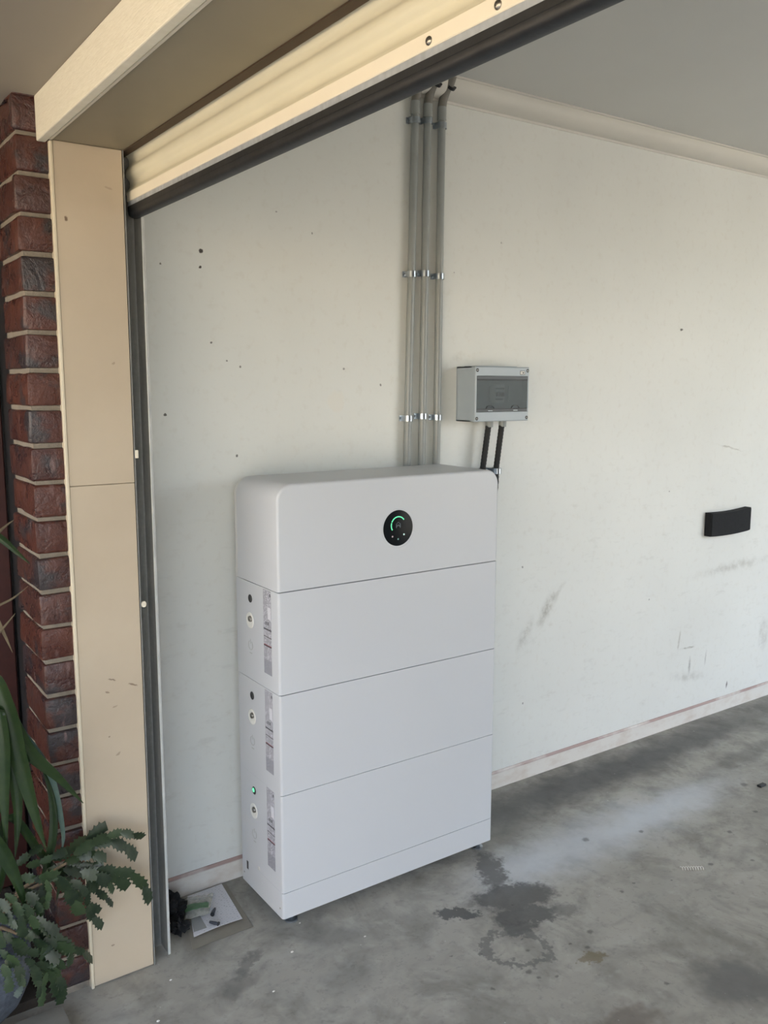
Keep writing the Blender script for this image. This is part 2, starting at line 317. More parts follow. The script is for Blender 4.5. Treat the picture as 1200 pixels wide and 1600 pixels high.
# ------------------------------------------------------------------ mesh helpers (everything authored in world coordinates)
WO = {}          # world origin of every object
def _obj(name, data, world, parent):
    o = bpy.data.objects.new(name, data); COL.objects.link(o); WO[o] = Vector(world)
    if parent is not None: o.parent = parent; o.location = Vector(world) - WO[parent]
    else: o.location = world
    return o
def thing(name, label, cat, base, group=None):
    o = _obj(name, None, Vector(base), None); o.empty_display_size = .05; o['label'] = label; o['category'] = cat
    if group: o['group'] = group
    return o
def part(name, bm, mat, parent=None, smooth=None, origin=None):
    bm.normal_update()
    vs_ = [v.co for v in bm.verts]
    lo = Vector([min(v[i] for v in vs_) for i in range(3)]); hi = Vector([max(v[i] for v in vs_) for i in range(3)])
    og = Vector(origin) if origin is not None else Vector(((lo.x + hi.x) / 2, (lo.y + hi.y) / 2, lo.z))
    for v in bm.verts: v.co -= og
    me = bpy.data.meshes.new(name); bmesh.ops.recalc_face_normals(bm, faces=bm.faces[:]); bm.to_mesh(me); bm.free()
    me.materials.append(M[mat] if isinstance(mat, str) else mat)
    if smooth is not None:
        for f in me.polygons: f.use_smooth = True
        try: me.set_sharp_from_angle(angle=math.radians(smooth))
        except Exception: pass
    return _obj(name, me, og, parent)
def tag(o, label, cat, group=None):
    o['label'] = label; o['category'] = cat
    if group: o['group'] = group
    return o
def struct(name, bm, mat, smooth=None, label=None):
    o = part(name, bm, mat, None, smooth); o['kind'] = 'structure'
    if label: o['label'] = label
    return o
def box(x0, x1, y0, y1, z0, z1, bevel=0, seg=2, bm=None):
    b = bm or bmesh.new(); t = bmesh.new()
    bmesh.ops.create_cube(t, size=1)
    for v in t.verts: v.co = Vector((x0 + (v.co.x + .5) * (x1 - x0), y0 + (v.co.y + .5) * (y1 - y0), z0 + (v.co.z + .5) * (z1 - z0)))
    if bevel: bmesh.ops.bevel(t, geom=t.edges[:], offset=bevel, segments=seg, affect='EDGES', profile=.5)
    return merge(b, t)
def merge(b, t):
    m = {v: b.verts.new(v.co) for v in t.verts}
    for f in t.faces:
        try: b.faces.new([m[v] for v in f.verts])
        except ValueError: pass
    t.free(); return b
def prism(pts, axis, a, b_, bm=None):
    """closed 2-D outline extruded along axis from a to b_; pts are the other two coordinates in x,y,z order"""
    b = bm or bmesh.new()
    def mk(p, q):
        l = list(p); l.insert(axis, q); return b.verts.new(l)
    A = [mk(p, a) for p in pts]; B = [mk(p, b_) for p in pts]; n = len(pts)
    b.faces.new(A); b.faces.new(B[::-1])
    for i in range(n): b.faces.new((A[i], B[i], B[(i + 1) % n], A[(i + 1) % n]))
    return b
def strip(pts, axis, a, b_, thick, bm=None):
    """open 2-D polyline given thickness, extruded along axis"""
    n = len(pts); P = [Vector(p) for p in pts]; off = []
    for i in range(n):
        d = (P[min(i + 1, n - 1)] - P[max(i - 1, 0)]).normalized(); off.append(P[i] + Vector((-d.y, d.x)) * thick)
    return prism([tuple(p) for p in P] + [tuple(p) for p in off[::-1]], axis, a, b_, bm)
def tube(path, r, seg=12, cap=True, bm=None):
    b = bm or bmesh.new(); P = [Vector(p) for p in path]; rings = []; up = None
    for i, p in enumerate(P):
        d = (P[min(i + 1, len(P) - 1)] - P[max(i - 1, 0)]).normalized()
        if up is None: up = d.orthogonal().normalized()
        up = (up - d * up.dot(d)).normalized(); s = d.cross(up); rr = r[i] if hasattr(r, '__len__') else r
        rings.append([b.verts.new(p + (up * math.cos(2 * math.pi * k / seg) + s * math.sin(2 * math.pi * k / seg)) * rr) for k in range(seg)])
    for A, B in zip(rings, rings[1:]):
        for k in range(seg): b.faces.new((A[k], A[(k + 1) % seg], B[(k + 1) % seg], B[k]))
    if cap: b.faces.new(rings[0][::-1]); b.faces.new(rings[-1])
    return b
def lathe(prof, centre, axis='z', seg=32, bm=None, sx=1.0, flip=1):
    """profile of (radius, height) spun about an axis through centre"""
    b = bm or bmesh.new(); c = Vector(centre); rings = []
    def pt(r, h, a):
        ca, sa = r * math.cos(a) * sx, r * math.sin(a)
        return c + {'z': Vector((ca, sa, h)), 'y': Vector((ca, h, sa)), 'x': Vector((h, ca, sa))}[axis]
    for r, h in prof:
        rings.append([b.verts.new(pt(0, h, 0))] if r == 0 else [b.verts.new(pt(r, h, 2 * math.pi * k / seg)) for k in range(seg)])
    for A, B in zip(rings, rings[1:]):
        for k in range(seg):
            q = [A[k % len(A)], A[(k + 1) % len(A)], B[(k + 1) % len(B)], B[k % len(B)]]; u = []
            for v in q:
                if v not in u: u.append(v)
            if len(u) > 2: b.faces.new(u)
    return b

# ------------------------------------------------------------------ the setting
H, ZC = 2.503, 2.436
YB, XB = -3.0, 6.6
struct('floor', box(-1.6, XB, YB, 0.0, -.15, 0), 'floor', label='stained grey concrete garage floor')
struct('ground', box(-40, 45, -45, 40, -.3, -.004), 'drive')
struct('bounce_yard', box(-2.5, 40, -45, YB - .9, -.1, -.001), 'yardbounce')  # unseen pale ground added to bounce light through the side doorway
struct('added_house', box(-16, -10.5, -14, 12, -.1, 2.9), 'render')  # unseen block added to bounce warm sunlight and hide low sky
struct('wall_left', box(-.064, XB, 0, .1, -.1, H + .1), 'wall', label='cream painted side wall with scuffs')
struct('wall_back', box(XB, XB + .1, YB - .1, .1, -.1, H + .1), 'wallother')
b = box(-.27, 2.7, YB - .1, YB, -.1, H + .1); box(6.5, XB, YB - .1, YB, -.1, H + .1, bm=b); box(2.7, 6.5, YB - .1, YB, 2.46, H + .1, bm=b)
struct('wall_right', b, 'wallother', label='far side wall of the garage with a second open doorway')
struct('ceiling', box(-.06, XB, YB, 0, H, H + .1), 'ceiling')
# house front: nib beside the opening, lintel above it, far nib
struct('wall_front', box(-.262, -.066, -.19, .1, -.1, 2.6), 'mortar')
b = box(-.262, -.066, YB, -2.78, -.1, 2.6); struct('wall_front_far', b, 'mortar')
struct('lintel', box(-.262, -.107, -2.78, -.19, 2.084, 2.6), 'brown', label='dark brown steel lintel behind the lining')
b = box(-.1065, -.0868, -2.78, -.196, 2.066, 2.45); struct('trim_5', b, 'brown', label='dark strip standing in for the shaded gap above the roller door')  # dark colour paints the shade between lining and curtain
struct('roof', box(-2.3, XB + .3, YB - .2, 5.0, 2.62, 2.78), 'brown')  # unseen slab added to block the sun and shade the near driveway
struct('eave', box(-2.3, -.285, YB - .3, 5.0, 2.157, 2.20), 'eave', label='grey brown eave soffit sheet')  # depth beyond the view extended to cut sky light on low surfaces
struct('eave_fascia', box(-2.32, -2.3, YB - .3, 5.0, 2.145, 2.62), 'fascia')  # unseen outer edge of the extended eave
# cornice: cove with two small lips
pr = [(0, ZC), (-.006, ZC), (-.007, ZC + .006)]
for i in range(9):
    a = math.radians(90 * i / 8); pr.append((-.064 + .054 * math.cos(a), H - .064 + .055 * math.sin(a) + .0035))
pr = [(0, ZC), (-.005, ZC), (-.0065, ZC + .006)] + [(-.0605 + .054 * math.cos(a), (H - .0605) - 0 + .054 * math.sin(a) * 1.0) for a in []] 
for i in range(11):
    a = math.radians(90 * i / 10); pr.append((-.0605 + .0535 * (1 - math.sin(a)) , ZC + .007 + .0535 * (1 - math.cos(a))))
pr += [(-.067, H - .005), (-.067, H), (0, H)]
struct('trim_1', prism(pr, 0, -.06, XB), 'cornice', 40, label='cream cove cornice between wall and ceiling')
struct('baseboard_left', prism([(0, 0), (-.006, 0), (-.007, .064), (-.004, .0697), (0, .0697)], 0, -.06, XB), 'skirt', label='worn painted skirting strip with a reddish top edge')
# jamb lining beside the opening: two boards and a bead
j = struct('trim_2', box(-.268, -.112, -.258, -.19, 0.0, 2.069), 'mortar')
j['label'] = 'cream painted door jamb lining'
part('jamb_board', box(-.266, -.1104, -.263, -.2575, .004, 1.2917, .001, 1), 'jamb', j); part('jamb_board', box(-.266, -.1104, -.263, -.2575, 1.2929, 2.068, .001, 1), 'jamb', j)
part('corner_bead', box(-.274, -.2665, -.266, -.245, .0, 2.066, .002, 2), 'bead', j)
# lintel lining (soffit of the opening) and the timber fascia in front of it
k = struct('trim_3', box(-.268, -.107, -2.78, -.258, 2.0687, 2.083), 'lining', label='beige lining board under the door lintel')
part('edge_bead', box(-.274, -.2665, -2.78, -.262, 2.0665, 2.083, .002, 2), 'bar', k)
struct('trim_4', box(-.298, -.278, -2.88, -.254, 2.062, 2.157, .0025, 2), 'fascia', label='cream rough sawn fascia board above the opening')

# brick pier beside the opening
pier = struct('wall_brick_pier', box(-.338, -.243, -.247, -.043, 0, 2.157), 'mortar', label='dark red clinker brick pier')
def brick_mesh(seed):
    t = bmesh.new(); bmesh.ops.create_cube(t, size=1)
    for v in t.verts: v.co = Vector((v.co.x * .110, v.co.y * .222, v.co.z * .0755))
    bmesh.ops.subdivide_edges(t, edges=[e for e in t.edges if abs((e.verts[0].co - e.verts[1].co).y) > .1], cuts=3)
    sh = [e for e in t.edges if len(e.link_faces) == 2 and e.calc_face_angle() > .5]
    bmesh.ops.bevel(t, geom=sh, offset=.007, segments=2, affect='EDGES', profile=.55)
    for v in t.verts:
        q = v.co * 28 + Vector((seed * 7.3, 0, 0)); v.co += Vector((noise.noise(q), noise.noise(q + Vector((9, 0, 0))) * .8, noise.noise(q + Vector((0, 9, 0))) * .6)) * .0058
    me = bpy.data.meshes.new('brick'); bmesh.ops.recalc_face_normals(t, faces=t.faces[:]); t.to_mesh(me); t.free(); me.materials.append(M['brick'])
    for f in me.polygons: f.use_smooth = True
    me.set_sharp_from_angle(angle=math.radians(50)); return me
BM = [brick_mesh(i) for i in range(6)]
ZB = 1.3084 + .086 * 9 - .005       # centre of the topmost full bed joint
rnd = random.Random(11)
for i in range(26):
    zc_ = ZB + .043 + .086 - .086 * i
    if zc_ < -.01: break
    me = BM[rnd.randrange(6)]
    o = _obj('brick', me, Vector((-.345 + .055 + rnd.uniform(-.002, .002), -.255 + .111 + rnd.uniform(-.002, .002), zc_)), pier)
    o.rotation_euler = (rnd.uniform(-.006, .006), rnd.uniform(-.006, .006) + (math.pi if rnd.random() < .5 else 0), rnd.uniform(-.012, .012))
    if zc_ + .0378 > 2.155: o.scale.z = max(.2, (2.155 - (zc_ - .0378)) / .0755); o.location.z = (zc_ - .0378 + 2.155) / 2 - WO[pier].z

# red boards, darkened for shade, and soil in the recess beyond the pier
rw = struct('wall_porch', box(-2.0, -.29, .31, .36, 0, 2.157), 'dark', label='dark recess wall clad in red boards darkened for shade')
for i in range(7):
    x1 = -.295 - i * .094
    part('board', box(x1 - .088, x1, .292, .309, .03, 2.15, .004, 1), 'redwood', rw)
struct('garden_bed', box(-1.6, -.352, -.25, .31, 0, .025), 'soil')
struct('wall_return', box(-.288, -.262, -.04, .36, 0, 2.157), 'dark')  # dark colour stands in for shade in the gap behind the pier

# ------------------------------------------------------------------ roller door (open) with its guide
door = thing('door_1', 'cream corrugated roller door rolled up above the garage opening', 'roller door', (-.084, -2.7, 1.92))
door['kind'] = 'structure'; del door['category']
pts = []
z = 1.9822
per = .0505
N = 120
for i in range(N + 1):
    zz = 1.980 + (2.40 - 1.980) * i / N; ph = ((zz - 1.980) / per) % 1.0
    h = .5 - .5 * math.cos(2 * math.pi * ph); h = h * h * (3 - 2 * h)
    pts.append((-.084 + .010 * h, zz))
part('curtain', strip(pts, 1, -2.77, -.205, -.001), 'curtain', door, 60)
bar = part('bottom_bar', box(-.0905, -.0755, -2.77, -.2274, 1.9602, 1.9822, .0012, 1), 'bar', door)
part('galvanised_strip', box(-.0890, -.066, -2.77, -.229, 1.9487, 1.9606, .001, 1), 'galv', door)
rub = []
for i in range(20):
    a = 2 * math.pi * i / 20; rub.append((-.0745 + .0155 * math.copysign(abs(math.cos(a)) ** .7, math.cos(a)), 1.9365 + .0128 * math.copysign(abs(math.sin(a)) ** .7, math.sin(a))))
part('weather_strip', prism(rub, 1, -2.77, -.232), 'rubber', door, 40)
part('weather_lip', box(-.0905, -.0885, -2.77, -.231, 1.938, 1.9495, .0006, 1), 'rubber', door)
for y in [-.45, -.93, -1.4065, -1.5382, -2.0, -2.5]:
    s = part('screw', lathe([(.0058, 0), (.0058, -.0012), (.004, -.0032), (.002, -.0036), (.002, -.0022), (0, -.0022)], (-.0905, y, 1.9692), 'x', 16), 'steel', door, 40) if y in (-1.4065, -1.5382) or y < -1.9 else None
dr = []
for i in range(48):
    a = 2 * math.pi * i / 48; q = .168 + .004 * math.cos(a * 20); dr.append((.112 + q * math.cos(a), 2.292 + q * math.sin(a)))
part('rolled_curtain', prism(dr, 1, -2.72, -.16), 'curtain', door, 30)
part('drum_axle', tube([(.112, -2.95, 2.292), (.112, -.03, 2.292)], .02, 12), 'galvdull', door, 40); part('drum_bracket', box(-.05, .13, -.05, -.03, 2.26, 2.32, .002, 1), 'galvdull', door)
# guide channel fixed to the jamb
g = bmesh.new()
box(-.1085, -.106, -.262, -.185, 0, 2.07, bm=g); box(-.1085, -.059, -.190, -.187, 0, 2.07, bm=g); box(-.0625, -.060, -.247, -.187, .004, 2.07, bm=g)
part('guide_channel', g, 'galvdull', door)
part('guide_highlight', box(-.0645, -.0575, -.2492, -.2468, .004, 1.935, .0006, 1), 'guidehighlight', door)  # thin strip carrying the painted highlight
part('guide_clip', box(-.106, -.0985, -.2645, -.258, 1.352, 1.372, .001, 1), 'bar', door)
b = lathe([(.008, 0), (.008, -.004), (0, -.004)], (-.099, -.2585, .985), 'y', 16, sx=.8); part('guide_clip', b, 'bar', door)

# ------------------------------------------------------------------ home battery
XB0, XB1, YF, YK = .2432, 1.0227, -.3293, -.0695
S = [1.2703, .9796, .6927, .4032, .1123, .0342]
bat = thing('home_battery', 'tall white stacked home battery with round black display standing by the wall', 'battery', ((XB0 + XB1) / 2, -.2, 0))
def outline(z0, z1, r=0.0, inset=0.0):
    a, b_, c, d = XB0 + inset, XB1 - inset, z0 + inset * (0 if r else 1), z1 - inset
    if not r: return [(a, c), (b_, c), (b_, d), (a, d)]
    p = [(a, c), (b_, c)]; r = r - inset
    for i in range(13): t = math.radians(90 * i / 12); p.append((b_ - r + r * math.cos(t), d - r + r * math.sin(t)))
    for i in range(13): t = math.radians(90 + 90 * i / 12); p.append((a + r + r * math.cos(t), d - r + r * math.sin(t)))
    return p
def shell(z0, z1, r, y0, y1, fr, edge=.0006):
    """body with a rounded front edge: rings of the outline stepped from the rear (y1) to the front (y0)"""
    b = bmesh.new(); rings = []
    steps = [(y1, edge), (y1 - edge, 0), (y0 + fr, 0)] + [(y0 + fr - fr * math.sin(math.radians(a)), fr * (1 - math.cos(math.radians(a)))) for a in (22, 45, 68, 90)]
    for y, ins in steps:
        if r: pts_ = outline(z0, z1, r, ins)
        else: pts_ = [(XB0 + ins, z0 + min(ins, edge)), (XB1 - ins, z0 + min(ins, edge)), (XB1 - ins, z1 - min(ins, edge)), (XB0 + ins, z1 - min(ins, edge))]
        if r: pts_[0] = (pts_[0][0], z0 + min(ins, edge)); pts_[1] = (pts_[1][0], z0 + min(ins, edge))
        rings.append([b.verts.new((x, y, zz)) for x, zz in pts_])
    n = len(rings[0])
    for A, B in zip(rings, rings[1:]):
        for i in range(n): b.faces.new((A[i], A[(i + 1) % n], B[(i + 1) % n], B[i]))
    b.faces.new(rings[0]); b.faces.new(rings[-1][::-1]); return b
head = part('inverter_unit', shell(S[1] + .0009, S[0], .047, YF, YK - .013, .0075), 'white', bat, 35); head['label'] = 'white top unit with rounded corners and round display'
part('rear_cover', shell(S[1] + .0009, S[0] - .0015, .047, YK - .0118, YK, .001), 'whiteback', head, 35)
# round display
DC = Vector((.6363, YF, 1.1201))
rim = part('display_rim', lathe([(.0600, .0004), (.0585, -.0007), (.0560, -.0008), (.0528, .0004), (.0522, .0006)], DC, 'y', 64), 'white', head, 60)
dsp = part('display', lathe([(0, -.0006), (.0500, -.0006), (.0524, -.0002), (.0528, .0006)], DC, 'y', 64), 'glass', head, 40); dsp['label'] = 'round black glossy display with a green light arc'
def arc(c, r0, r1, a0, a1, y, n=24):
    b = bmesh.new(); A = []; B = []
    for i in range(n + 1):
        a = math.radians(a0 + (a1 - a0) * i / n); A.append(b.verts.new((c.x + r0 * math.cos(a), y, c.z + r0 * math.sin(a)))); B.append(b.verts.new((c.x + r1 * math.cos(a), y, c.z + r1 * math.sin(a))))
    for i in range(n): b.faces.new((A[i], B[i], B[i + 1], A[i + 1]))
    ex = bmesh.ops.extrude_face_region(b, geom=b.faces[:]); bmesh.ops.translate(b, vec=(0, -.0004, 0), verts=[v for v in ex['geom'] if isinstance(v, bmesh.types.BMVert)])
    return b
LC = DC + Vector((0, 0, .0085))
part('light_arc', arc(LC, .0232, .0262, 162, 212, YF - .0007), 'ledgreen', head); part('light_arc', arc(LC, .0232, .0262, 36, 157, YF - .0007), 'ledgreen', head)
for dx, dz, m in [(-.0205, -.0235, 'ledpink'), (-.0003, -.0325, 'ledteal'), (.0205, -.0205, 'ledwhite')]:
    part('status_light', lathe([(0, -.0004), (.0026, -.0004), (.0026, 0)], DC + Vector((dx, -.0007, dz)), 'y', 16), m, head)
lg = bmesh.new()
for pl in ([(-.0085, -.0075), (-.0058, -.0075), (-.0058, .0030), (-.0085, .0075)], [(.0085, -.0075), (.0058, -.0075), (.0058, .0030), (.0085, .0075)],
           [(-.0058, -.0012), (-.0058, -.0042), (0, .0000), (.0058, -.0042), (.0058, -.0012), (0, .0034)], [(-.0062, .0062), (0, .0112), (.0062, .0062), (.0062, .0046), (0, .0092), (-.0062, .0046)]):
    prism([(LC.x + u * .95, LC.z + v * .95 - .001) for u, v in pl], 1, YF - .0011, YF - .0007, lg)
part('display_logo', lg, 'logo', head)
# battery modules
def side_kit(mod, zt, led):
    x = XB0
    sy = -.158
    hole = part('indicator_window', lathe([(0, -.0003), (.0100, -.0003), (.0108, -.0008), (.0118, -.0006), (.0120, .0003)], (x, sy - .002, zt - .0485), 'x', 24), 'dark', mod, 40)
    if led: part('indicator_light', lathe([(0, -.0016), (.005, -.0014), (.0075, .0002)], (x, sy + .002, zt - .0485), 'x', 20), 'ledgreen', mod, 60)
    part('button_dish', lathe([(.0235, .0003), (.0222, -.0016), (.0195, -.0018), (.0120, -.0004), (0, -.0003)], (x, sy + .001, zt - .113), 'x', 32), 'whitedish', mod, 60)
    part('power_button', lathe([(.0088, .002), (.0088, -.0045), (.0078, -.006), (.0050, -.006), (.0046, -.0042), (0, -.0042)], (x, sy - .004, zt - .107), 'x', 24), 'steel', mod, 40)
    c = Vector((x - .0002, sy + .001, zt - .186)); b = bmesh.new()
    def yz(b, pts_):
        prism(pts_, 0, x - .0005, x, b)
    n = 20; o1, o2 = [], []
    for i in range(n + 1):
        a = math.radians(120 + 300 * i / n); o1.append((c.y + .0138 * math.cos(a), c.z + .0138 * math.sin(a))); o2.append((c.y + .0122 * math.cos(a), c.z + .0122 * math.sin(a)))
    yz(b, o1 + o2[::-1]); yz(b, [(c.y - .0008, c.z + .004), (c.y + .0008, c.z + .004), (c.y + .0008, c.z + .018), (c.y - .0008, c.z + .018)])
    yz(b, [(c.y - .009, c.z - .0235), (c.y + .006, c.z - .0235), (c.y + .006, c.z - .0215), (c.y - .009, c.z - .0215)])
    part('engraved_mark', b, 'engrave', mod)
    part('rating_label', box(x - .0004, x + .001, -.287, -.2415, zt - .2425, zt - .0035), 'label', mod)['label'] = 'narrow printed rating label'
gaps = [.0009, .0009, .0006]
mods = []
for i in range(3):
    zt, zb = S[i + 1] - (.0009, .0006, .0002)[i], S[i + 2] + (.0006, .0002, .00015)[i]
    m = part('battery_module', shell(zb, zt, 0, YF, YK, .0075), 'white', bat, 35); mods.append(m)
    side_kit(m, S[i + 1], i == 2)
base = part('plinth', shell(S[5], S[4] - .00015, 0, YF, YK, .0075), 'white', bat, 35)
part('slot', box(XB0 - .0006, XB0 + .001, -.111, -.100, .082, .108, .0005, 1), 'dark', base)
part('plug', lathe([(0, -.0012), (.006, -.001), (.0075, .0005)], (XB0, -.183, .1205), 'x', 20), 'whiteback', mods[2], 60)
for y_, z_ in ((-.082, .062), (-.312, .062)):
    part('screw', lathe([(0, -.0006), (.0025, -.0006), (.003, .0003)], (XB0, y_, z_), 'x', 12), 'steel', base)
foot_src = None
for x in (XB0 + .045, XB1 - .03):
    for y in (-.292, -.105):
        b = lathe([(0, .0005), (.019, .0005), (.019, .006), (.010, .010), (.0075, .012), (.0075, .028), (.0125, .028), (.0125, .0345), (0, .0345)], (x, y, 0), 'z', 20); part('foot', b, 'zinc', bat, 40)

# ------------------------------------------------------------------ conduits with saddles
CY = -.0165; CR = .0135
rows = [2.362, 1.888, 1.4246]
for i, (x0, x1, lab) in enumerate([(.901, .9205, 'grey conduit pipe, first of three from the door side'), (.9595, .9700, 'grey conduit pipe, middle one of the three on the wall'), (1.0215, 1.0275, 'grey conduit pipe, nearest the grey switch box')]):
    xa = lambda z: x0 + (x1 - x0) * (z - 1.533) / .84
    c = thing('conduit', lab, 'conduit', (x0, CY, 1.10), 'electrical conduits above the battery')
    zt = 2.388
    part('pipe', tube([(xa(1.1), CY, 1.1), (xa(zt), CY, zt)], CR - .001, 18), 'pvc', c, 50)
    part('coupling', tube([(xa(zt - .02), CY, 2.376), (xa(2.41), CY, 2.416)], CR + .0012, 18), 'pvc', c, 50)
    el = [(xa(2.414), CY, 2.414)]
    for q in range(1, 9):
        a = math.radians(11.25 * q * .62); el.append((xa(2.414) + .004 * (q / 8), CY - .075 * (1 - math.cos(a)), 2.414 + .075 * math.sin(a)))
    el.append((el[-1][0], el[-1][1] - .015, 2.500))
    part('elbow', tube(el, CR + .0006, 18), 'pvcdark', c, 50)
    dv = (Vector(el[-2]) - Vector(el[-3])).normalized(); hc = Vector(el[-2]) + Vector((.005, 0, -.004)); part('hole_shade', tube([hc - dv * .0035, hc + dv * .006], [.0165, .0172], 16), 'dark', c, 50)  # dark plug stands in for the shaded hole around the elbow
    for r, zr in enumerate(rows):
        xx = xa(zr); dz = (-.004, .002, -.003)[i] + (0, 0, 0)[r]
        prof = [(xx - .0244, -.0005), (xx - .0165, -.0005)]
        for q in range(9):
            a = math.radians(180 - 22.5 * q); prof.append((xx + .0148 * math.cos(a), CY - .0148 * max(0, math.sin(a)) - .0003))
        prof += [(xx + .0165, -.0005), (xx + .0244, -.0005)]
        s = part('saddle', strip(prof, 2, zr - .0095 + dz, zr + .0095 + dz, -.0016), 'zinc', c, 30)
        for sx in (-.0205, .0205):
            part('saddle_screw', lathe([(.0040, 0), (.0038, -.0022), (.002, -.003), (0, -.003)], (xx + sx, -.0018, zr + dz), 'y', 12), 'zinc', s, 40)
        for sx in (-.0155, .0155):   # pressed ribs
            part('saddle_rib', box(xx + sx - .0018, xx + sx + .0018, -.0055, -.0005, zr - .0095 + dz, zr + .0095 + dz, .0008, 1), 'zinc', s)

# ------------------------------------------------------------------ switch enclosure
BX0, BX1, BZ0, BZ1, BYF = 1.1165, 1.3635, 1.4065, 1.5915, -.1
sw = thing('switch_box', 'grey plastic switch enclosure with smoked window on the wall', 'switch box', ((BX0 + BX1) / 2, 0, BZ0))
w = .004
t = bmesh.new()
box(BX0, BX1, -.0055, -.0005, BZ0, BZ1, bm=t); box(BX0, BX0 + w, -.078, -.004, BZ0, BZ1, bm=t); box(BX1 - w, BX1, -.078, -.004, BZ0, BZ1, bm=t)
box(BX0, BX1, -.078, -.004, BZ0, BZ0 + w, bm=t); box(BX0, BX1, -.078, -.004, BZ1 - w, BZ1, bm=t)
part('enclosure_body', t, 'box', sw)
WX0, WX1, WZ0, WZ1 = 1.1225, 1.3575, 1.4385, 1.5610
def frame(x0, x1, z0, z1, hx0, hx1, hz0, hz1, ya, yb, bv):
    b = bmesh.new()
    o_ = [(x0, z0), (x1, z0), (x1, z1), (x0, z1)]; h_ = [(hx0, hz0), (hx1, hz0), (hx1, hz1), (hx0, hz1)]
    def ring(p, y): return [b.verts.new((u, y, v)) for u, v in p]
    def ins(p, d): cx, cz = (x0 + x1) / 2, (z0 + z1) / 2; return [(u + math.copysign(d, cx - u), v + math.copysign(d, cz - v)) for u, v in p]
    R = [ring(o_, yb), ring(o_, ya + bv), ring(ins(o_, bv), ya), ring(h_, ya), ring(h_, yb)]
    for A, B in zip(R, R[1:] + R[:1]):
        for i in range(4): b.faces.new((A[i], A[(i + 1) % 4], B[(i + 1) % 4], B[i]))
    return b
lid = part('lid', frame(BX0, BX1, BZ0, BZ1, WX0, WX1, WZ0, WZ1, BYF, -.0775, .0025), 'box', sw)
part('lid_tab', box(BX0 + .03, BX1 - .03, -.07, -.004, BZ1, BZ1 + .003, .001, 1), 'box', sw)
part('mounting_tray', box(WX0 - .001, WX1 + .001, -.060, -.056, WZ0 - .01, WZ1 + .01), 'inner', sw)
cov = part('breaker_cover', frame(WX0 + .002, WX1 - .002, WZ0 + .004, WZ1 - .004, WX0 + .060, WX1 - .068, WZ0 + .034, WZ1 - .034, -.077, -.073, .001), 'inner', sw)
br = part('circuit_breaker', box(WX0 + .092, WX0 + .140, -.0880, -.0570, WZ0 + .030, WZ1 - .028, .002, 1), 'whitedish', sw)
for kx in (.098, .1105, .123):
    part('breaker_toggle', box(WX0 + kx, WX0 + kx + .008, -.0955, -.0880, WZ0 + .052, WZ0 + .066, .001, 1), 'dark', br)
part('breaker_mark', box(WX0 + .096, WX0 + .136, -.0885, -.0879, WZ1 - .046, WZ1 - .040), 'logo', br); part('breaker_mark', box(WX0 + .096, WX0 + .130, -.0885, -.0879, WZ0 + .040, WZ0 + .046), 'logo', br)
part('window', box(WX0 + .0006, WX1 - .0006, -.0985, -.0965, WZ0 + .0006, WZ1 - .0006, .0005, 1), 'smoke', sw)
part('hinge_band', box(WX0 + .0006, WX1 - .0006, -.1003, -.0985, WZ1 - .012, WZ1 - .0008, .0006, 1), 'smokedark', sw); part('hinge_line', box(WX0 + .001, WX1 - .001, -.1003, -.0985, WZ1 - .0155, WZ1 - .0135), 'dark', sw)
part('hinge_band', box(WX0 + .0006, WX1 - .0006, -.1000, -.0985, WZ0 + .0008, WZ0 + .0095, .0006, 1), 'smokedark', sw); part('hinge_line', box(WX0 + .001, WX1 - .001, -.1003, -.0985, WZ0 + .0097, WZ0 + .0117), 'dark', sw)
for cx_ in (WX0 + .062, WX0 + .178):
    p_ = [(cx_ - .021, WZ0 + .0105)]
    for q in range(9): a = math.radians(180 - 22.5 * q); p_.append((cx_ + .017 * math.cos(a), WZ0 + .0115 + .010 * math.sin(a)))
    p_.append((cx_ + .021, WZ0 + .0105))
    part('window_latch', strip(p_, 1, -.1012, -.0985, .0016), 'dark', sw)
    part('latch_grip', box(cx_ - .010, cx_ + .010, -.1015, -.099, WZ0 + .003, WZ0 + .0065, .0006, 1), 'box', sw)
for x in (BX0 + .0085, BX1 - .0085):
    for z in (BZ0 + .011, BZ1 - .012):
        s = part('lid_screw', lathe([(.0062, .001), (.0062, -.0006), (.0056, -.0009), (.0050, -.0003), (0, -.0003)], (x, BYF, z), 'y', 18), 'dark', lid, 40)
        part('screw_slot', box(x - .0034, x + .0034, BYF - .0007, BYF + .0004, z - .0007, z + .0007), 'steel', lid)
stk = part('sticker', box(BX1 - .044, BX1 - .021, BYF - .0005, BYF, BZ1 - .0265, BZ1 - .0125), 'dark', lid)
part('sticker_panel', box(BX1 - .0425, BX1 - .0225, BYF - .0008, BYF - .0004, BZ1 - .025, BZ1 - .0140), 'chip', lid); part('sticker_mark', box(BX1 - .033, BX1 - .026, BYF - .0011, BYF - .0007, BZ1 - .0215, BZ1 - .0175), 'dark', lid)
